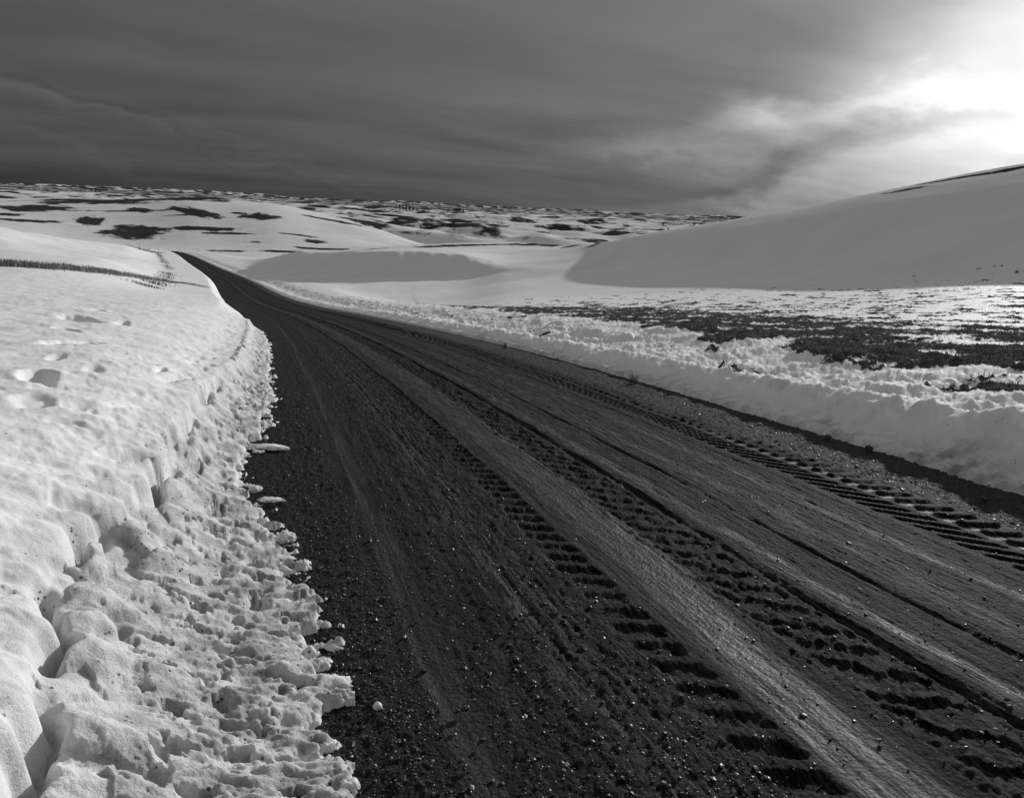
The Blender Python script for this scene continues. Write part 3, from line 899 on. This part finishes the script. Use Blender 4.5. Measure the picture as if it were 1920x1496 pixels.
def add_road():
    ss = [1.05]
    while ss[-1] < 62: ss.append(ss[-1] + .0050 * ss[-1] ** 1.12)
    nfar = np.exp(np.linspace(math.log(ss[-1]), math.log(470), 90))[1:]
    ss = np.concatenate([np.linspace(-2.5, 1.02, 70), ss, nfar])
    xs = np.arange(-.75, 5.55, .0105)
    Xl, S = np.meshgrid(xs, ss)
    # fewer points across far away is not needed: rows are few there
    h, packed, tone, mudz = road_surface(Xl, S)
    Xw = Xl + road_shift(S)
    Zw = road_z(S) + h
    V = np.stack([Xw, S, Zw], -1).reshape(-1, 3)
    me = mesh_from('road', V, grid_faces(*Xl.shape), m_road,
                   {'along': S, 'across': Xl, 'packed': packed, 'tone': tone, 'smear': mudz})
    return link(bpy.data.objects.new('road', me), label='dark muddy gravel road with tractor tyre tracks between the snow banks', cat='road', kind='structure')


road = add_road()


# ------------------------------------------------------------------ loose gravel
def icosa():
    t = (1 + 5 ** .5) / 2
    v = np.array([(-1, t, 0), (1, t, 0), (-1, -t, 0), (1, -t, 0), (0, -1, t), (0, 1, t), (0, -1, -t), (0, 1, -t), (t, 0, -1), (t, 0, 1), (-t, 0, -1), (-t, 0, 1)], float)
    f = np.array([(0, 11, 5), (0, 5, 1), (0, 1, 7), (0, 7, 10), (0, 10, 11), (1, 5, 9), (5, 11, 4), (11, 10, 2), (10, 7, 6), (7, 1, 8),
                  (3, 9, 4), (3, 4, 2), (3, 2, 6), (3, 6, 8), (3, 8, 9), (4, 9, 5), (2, 4, 11), (6, 2, 10), (8, 6, 7), (9, 8, 1)])
    return v / np.linalg.norm(v[0]), f


def subdiv(v, f, n):
    for _ in range(n):
        v = list(map(tuple, v)); cache = {}; out = []
        def mid(a, b):
            k = (min(a, b), max(a, b))
            if k not in cache:
                m = np.array(v[a]) + np.array(v[b]); v.append(tuple(m / np.linalg.norm(m))); cache[k] = len(v) - 1
            return cache[k]
        for a, b, c in f:
            x, y, z = mid(a, b), mid(b, c), mid(c, a)
            out += [(a, x, z), (b, y, x), (c, z, y), (x, y, z)]
        v = np.array(v); f = np.array(out)
    return np.array(v), np.array(f)


ICO_V, ICO_F = icosa()


def stones_mesh(name, xs, ss, r, mat):
    n = len(xs)
    h = road_surface(xs, ss)[0]
    c = np.stack([xs + road_shift(ss), ss, road_z(ss) + h], -1)
    dirs = rng.uniform(.55, 1.3, (n, 12))                       # every stone its own shape
    ang = rng.uniform(0, 2 * math.pi, n); flat = rng.uniform(.45, .85, n); lon = rng.uniform(.8, 1.5, n)
    P = ICO_V[None] * dirs[:, :, None] * r[:, None, None]
    P[:, :, 0] *= lon[:, None]; P[:, :, 2] *= flat[:, None]
    ca, sa = np.cos(ang)[:, None], np.sin(ang)[:, None]
    Q = np.stack([P[:, :, 0] * ca - P[:, :, 1] * sa, P[:, :, 0] * sa + P[:, :, 1] * ca, P[:, :, 2]], -1)
    Q += c[:, None, :] + np.array([0, 0, 1.0]) * (r * flat * .35)[:, None, None]
    F = (ICO_F[None] + (np.arange(n) * 12)[:, None, None]).reshape(-1, 3)
    return mesh_from(name, Q.reshape(-1, 3), F, mat, smooth=False)


n = 20000
ss = 1.5 / (1 - rng.uniform(0, 1, n * 3) * .90)                  # denser close by
xs = rng.uniform(-.25, 5.3, n * 3)
pr = np.clip((1 - sstep(xs, .36, .62)) + .9 * sstep(xs, 4.33, 4.42), 0, 1) + .30 * sstep(xs, .6, .7) * (1 - sstep(xs, 1.3, 1.6)) + .035
pick = np.nonzero(rng.uniform(0, 1, n * 3) < pr)[0][:n]
xs, ss = xs[pick], ss[pick]
r = np.clip(rng.lognormal(math.log(.0038), .42, len(xs)), .002, .013) * (1 + .04 * ss)
link(bpy.data.objects.new('gravel', stones_mesh('gravel', xs, ss, r, m_stone)), label='loose dark gravel along both sides of the road', cat='gravel', kind='stuff')


# ------------------------------------------------------------------ grass
def blades_mesh(name, pts, hgt, lean, width, mat):
    """three-sided bent stalks: one mesh of many"""
    n = len(pts)
    a = rng.uniform(0, 2 * math.pi, n); l = rng.normal(0, 1, n) * lean
    side = np.stack([np.cos(a), np.sin(a), 0 * a], -1) * (width * rng.uniform(.6, 1.4, n))[:, None]
    bend = np.stack([np.cos(a + 1.3), np.sin(a + 1.3), 0 * a], -1) * (l * hgt)[:, None]
    up = np.array([0, 0, 1.0])
    v0 = pts - side - up * .03; v1 = pts + side - up * .03
    mid = pts + bend * .35 + up * (hgt * .6)[:, None]
    v2 = mid + side * .7; v3 = mid - side * .7
    tip = pts + bend + up * (hgt * (1 - .25 * np.abs(l)))[:, None]
    V = np.stack([v0, v1, v2, v3, tip], 1).reshape(-1, 3)
    b = (np.arange(n) * 5)[:, None]
    F = np.concatenate([b + np.array([[0, 1, 2]]), b + np.array([[0, 2, 3]]), b + np.array([[3, 2, 4]])], 0)
    return mesh_from(name, V, F, mat, smooth=False)


# tall grass along the edge of the left field
line = [hit(px, py, 20, 90, n=700) for px, py in ((-260, 480), (-120, 490), (0, 498), (75, 503), (150, 508), (220, 515), (290, 524), (345, 531), (388, 539))]
line = np.array(line); seg = np.linspace(0, 1, len(line))
n = 12000
t = rng.uniform(0, 1, n); P0 = np.stack([np.interp(t, seg, line[:, k]) for k in range(2)], -1)
P0 += rng.normal(0, 1, (n, 2)) * np.array([.25, .55])
dens = fbm(t * 26, 0 * t, 401, 3) + .35 - .25 * sstep(t, .75, 1.0)
ok = rng.uniform(-.3, .5, n) < dens; P0 = P0[ok]; t = t[ok]
z = surface(P0[:, 0], P0[:, 1])[0]
hg = (.42 - .30 * sstep(t, .55, 1.0)) * rng.uniform(.5, 1.15, len(t)) * (.75 + .5 * perlin(t * 40, 0 * t, 402))
link(bpy.data.objects.new('tall_grass', blades_mesh('tall_grass', np.column_stack([P0, z]), hg, .25, .014, m_reed)),
     label='strip of tall dry grass standing along the left snow field', cat='grass', kind='stuff')
# short grass between that field and the road, farther down
n = 3500
sY = np.exp(rng.uniform(math.log(50), math.log(330), n)); off = rng.normal(0, .5, n) - 4.6 - .012 * sY
xg = road_shift(sY) + off; zg = surface(xg, sY)[0]
ok = fbm(sY / 9, 0 * sY, 404, 2) > -.12
link(bpy.data.objects.new('roadside_grass', blades_mesh('roadside_grass', np.column_stack([xg, sY, zg])[ok], (rng.uniform(.06, .16, n) + .0007 * sY)[ok], .3, .018, m_grass)),
     label='thin dry grass following the far left edge of the road', cat='grass', kind='stuff')
# stubble in the bare strips of the right field
n = 90000
az = np.radians(rng.uniform(8, 66, n)); dd = np.exp(rng.uniform(math.log(8.2), math.log(70), n))
xg, yg = np.sin(az) * dd, np.cos(az) * dd
sb = stubble(xg, yg); ok = (sb > .0) & (xg - road_shift(yg) > 7.2)
xg, yg, dd = xg[ok], yg[ok], dd[ok]
zg = surface(xg, yg)[0]
hg = rng.uniform(.02, .075, len(xg)) * (.7 + .8 * np.abs(perlin(xg / .5, yg / .5, 405))) * (1 + .006 * dd)
link(bpy.data.objects.new('stubble', blades_mesh('stubble', np.column_stack([xg, yg, zg]), hg, .55, .0022 + .00011 * 20, m_grass)),
     label='short dark stubble showing through the snow on the right field', cat='stubble', kind='stuff')


# ------------------------------------------------------------------ single things
def lump(name, r, squash, seed, mat, rough=.35, sub=3, stretch=1.0):
    v, f = subdiv(ICO_V, ICO_F, sub)
    k = 1 + rough * (fbm(v[:, 0] * 1.3 + v[:, 2] * .7 + seed, v[:, 1] * 1.3 - v[:, 2] * .6, seed, 4, .6)
                     + .5 * fbm(v[:, 2] * 3.1 + seed, v[:, 0] * 3.1 + v[:, 1] * 2, seed + 5, 3, .6))
    v = v * k[:, None] * r
    v[:, 0] *= stretch; v[:, 2] *= squash
    v[:, 2] = np.maximum(v[:, 2], -r * squash * .45)
    v[:, 2] += r * squash * .40
    return mesh_from(name, v, f, mat, {'dirt': np.full(len(v), .55), 'bare': np.full(len(v), -1.0)})


def road_point(px, py):
    r0 = ray(px, py)
    Y = np.linspace(1.2, 60, 6000); q = r0[2] / r0[1] * Y
    i = int(np.nonzero(q < road_z(Y))[0][0])
    return np.array([r0[0] / r0[1] * Y[i], Y[i], float(road_z(Y[i]))])


for k, (px, py, wpx, sq, st, label) in enumerate([
        (626, 1290, 25, .40, 1.1, 'largest crumb of snow lying on gravel off the left snow edge'),
        (503, 839, 24, .10, 2.2, 'long thin sliver of snow lying flat on the gravel beyond the first bay'),
        (484, 848, 8, .25, 1.4, 'tiny snow crumb just below the long thin sliver'),
        (508, 938, 16, .14, 2.0, 'flat oblong snow flake lying alone on the gravel'),
        (477, 921, 10, .6, 1.0, 'small upright snow crumb beside the flat oblong flake'),
        (537, 1013, 17, .55, 1.0, 'round snow clump at the tip of the melting snow edge'),
        (528, 1048, 16, .13, 2.0, 'thin snow strip lying on gravel below the round clump'),
        (505, 1128, 14, .5, 1.2, 'small snow clump close to the crust right of the melt holes'),
        (708, 1328, 8, .7, 1.0, 'pea sized white ice crumb out on the dark gravel'),
        (655, 1482, 15, .6, 1.0, 'snow crumb on the gravel at the bottom edge of the view')]):
    p = road_point(px, py); d = np.linalg.norm(p)
    r = wpx * d / FOCAL / max(st, 1.0) ** .5
    o = bpy.data.objects.new('snow_clump', lump('snow_clump', r, sq, 20 + k, m_snow, .5, 3, st))
    o.location = p + np.array([0, 0, .002]); o.rotation_euler.z = -.3 + rng.uniform(-.25, .25)
    link(o, label=label, cat='snow clump', group='snow crumbs on the gravel')

for k, (px, py, wpx, label) in enumerate([
        (1552, 822, 6, 'dark stone stuck in the thin ice apron of the right bank, left one'),
        (1629, 843, 7, 'dark stone stuck in the thin ice apron of the right bank, right one'),
        (872, 1332, 7, 'grey pebble on the dark mud between the wheel lines'),
        (700, 1440, 7, 'pale pebble on the gravel near the bottom of the view'),
        (1845, 938, 5, 'small pale stone on the gravel shoulder at the right')]):
    p = road_point(px, py); d = np.linalg.norm(p); r = wpx * d / FOCAL
    o = bpy.data.objects.new('stone', lump('stone', r, .75, 60 + k, m_stone, .45, 2))
    o.location = p; o.rotation_euler.z = rng.uniform(0, 6)
    link(o, label=label, cat='stone', group='single stones at the roadside')


def weed(px, py, hpx, label, back=0.0):
    p = road_point(px, py); d = np.linalg.norm(p); h = hpx * d / FOCAL
    n = 46
    a = rng.uniform(0, 2 * math.pi, n); rr = rng.uniform(0, .35 * h, n)
    P = np.column_stack([np.cos(a) * rr, np.sin(a) * rr, 0 * a])
    root = bpy.data.objects.new('dry_weed', None); root.location = p; root.empty_display_size = .05
    link(root, label=label, cat='weed', group='dry weeds at the foot of the right bank')
    link(bpy.data.objects.new('stems', blades_mesh('stems', P, h * rng.uniform(.45, 1.1, n), .5, .0028, m_grass)), parent=root)
    P2 = P[:14] * 1.3
    link(bpy.data.objects.new('leaves', blades_mesh('leaves', P2, h * rng.uniform(.2, .5, 14), 1.0, .006, m_grass)), parent=root)


weed(1187, 718, 24, 'bushy dry weed between the gravel shoulder and the right snow bank')
weed(946, 652, 14, 'small dry weed at the bank foot farther up the road')


# ------------------------------------------------------------------ trees far off
def tree_protos():
    out = []
    for k in range(3):
        R = np.random.default_rng(50 + k)
        V, F = [], []
        def tube(p0, p1, r0, r1):
            d = np.array(p1) - np.array(p0); u = np.cross(d, (0, 1, .3)); u /= np.linalg.norm(u); w = np.cross(d, u); w /= np.linalg.norm(w)
            b = len(V)
            for (p, r) in ((p0, r0), (p1, r1)):
                for j in range(6):
                    c = math.cos(j * math.pi / 3) * r; s_ = math.sin(j * math.pi / 3) * r
                    V.append(np.array(p) + u * c + w * s_)
            for j in range(6): F.append((b + j, b + (j + 1) % 6, b + 6 + (j + 1) % 6, b + 6 + j))
        tube((0, 0, -.5), (.1, 0, 4), .28, .2); tube((.1, 0, 4), (0, .1, 9), .2, .06)
        for j in range(7):
            a = j * 2.4; z = 2.5 + j * .8
            tube((0, 0, z), (math.cos(a) * 2.2, math.sin(a) * 2.2, z + 1.4), .09, .03)
        trunk = mesh_from('trunk', np.array(V), np.array(F), m_bark)
        n = 420
        cl = np.column_stack([R.normal(0, 1.3, 16), R.normal(0, 1.3, 16), R.uniform(2.2, 9.5, 16)])
        if k == 0: cl[:, :2] *= (1.3 - cl[:, 2:3] / 9.5)
        c = cl[R.integers(0, 16, n)] + R.normal(0, .55, (n, 3))
        a = R.normal(0, 1, (n, 3)); a /= np.linalg.norm(a, axis=1)[:, None]; b = np.cross(a, R.normal(0, 1, (n, 3))); b /= np.linalg.norm(b, axis=1)[:, None]
        sz = R.uniform(.25, .5, n)[:, None]
        Q = np.stack([c - a * sz - b * sz * .6, c + a * sz - b * sz * .6, c + a * sz * .7 + b * sz, c - a * sz * .7 + b * sz * .7], 1).reshape(-1, 3)
        crown = mesh_from('crown', Q, np.arange(n * 4).reshape(-1, 4), m_needle, smooth=False)
        out.append((trunk, crown))
    return out


protos = tree_protos()
def tree(px, py, hpx, k, label, group):
    p = hit(px, py, 500, 9000); d = math.hypot(p[0], p[1]); sc = hpx * d / FOCAL / 10.0
    root = bpy.data.objects.new('tree', None); root.location = p; root.scale = (sc, sc, sc); root.rotation_euler.z = rng.uniform(0, 6)
    link(root, label=label, cat='tree', group=group)
    for nm, me in zip(('trunk', 'crown'), protos[k]): link(bpy.data.objects.new(nm, me), parent=root)


ORD = ('first', 'second', 'third', 'fourth', 'fifth', 'sixth', 'seventh')
for i, (x, y, h) in enumerate([(743, 394, 8), (749, 395, 9), (755, 395, 8), (761, 396, 10), (768, 396, 8), (775, 397, 9), (782, 397, 7)]):
    tree(x, y, h, i % 3, ORD[i] + ' dark tree from the left in the long grove on the far hills', 'trees of the long far grove')
for i, (x, y, h) in enumerate([(856, 399, 7), (862, 399, 9), (868, 400, 8)]):
    tree(x, y, h, (i + 1) % 3, ORD[i] + ' dark tree from the left in the short grove right of the long one', 'trees of the short far grove')
for i, (x, y, h) in enumerate([(172, 361, 6), (180, 361, 7), (188, 362, 6)]):
    tree(x, y, h, i % 3, ORD[i] + ' tiny dark tree from the left in the grove on the left horizon', 'trees of the grove on the left horizon')
tree(1252, 437, 9, 0, 'lone small tree seen just above the slope of the right hill, left one', 'lone trees above the right slope')
tree(1302, 424, 7, 0, 'lone small tree seen just above the slope of the right hill, right one', 'lone trees above the right slope')


# ------------------------------------------------------------------ fence posts by the road end
post_v = np.array([(x, y, z) for z, w in ((-.3, .09), (1.25, .07), (1.33, .03)) for x, y in ((-w, -w), (w, -w), (w, w), (-w, w))])
post_f = np.array([(i + j, i + (j + 1) % 4, i + 4 + (j + 1) % 4, i + 4 + j) for i in (0, 4) for j in range(4)] + [(8, 9, 10, 11)])
post_me = mesh_from('fence_post', post_v, post_f, m_bark, smooth=False)
for i, px in enumerate((262, 279, 297, 316, 338, 372, 402)):
    p = hit(px, 470, 250, 600)
    o = bpy.data.objects.new('fence_post', post_me); o.location = p
    link(o, label=ORD[i] + ' thin fence post from the left beside the far end of the road', cat='fence post', group='fence posts at the road end')
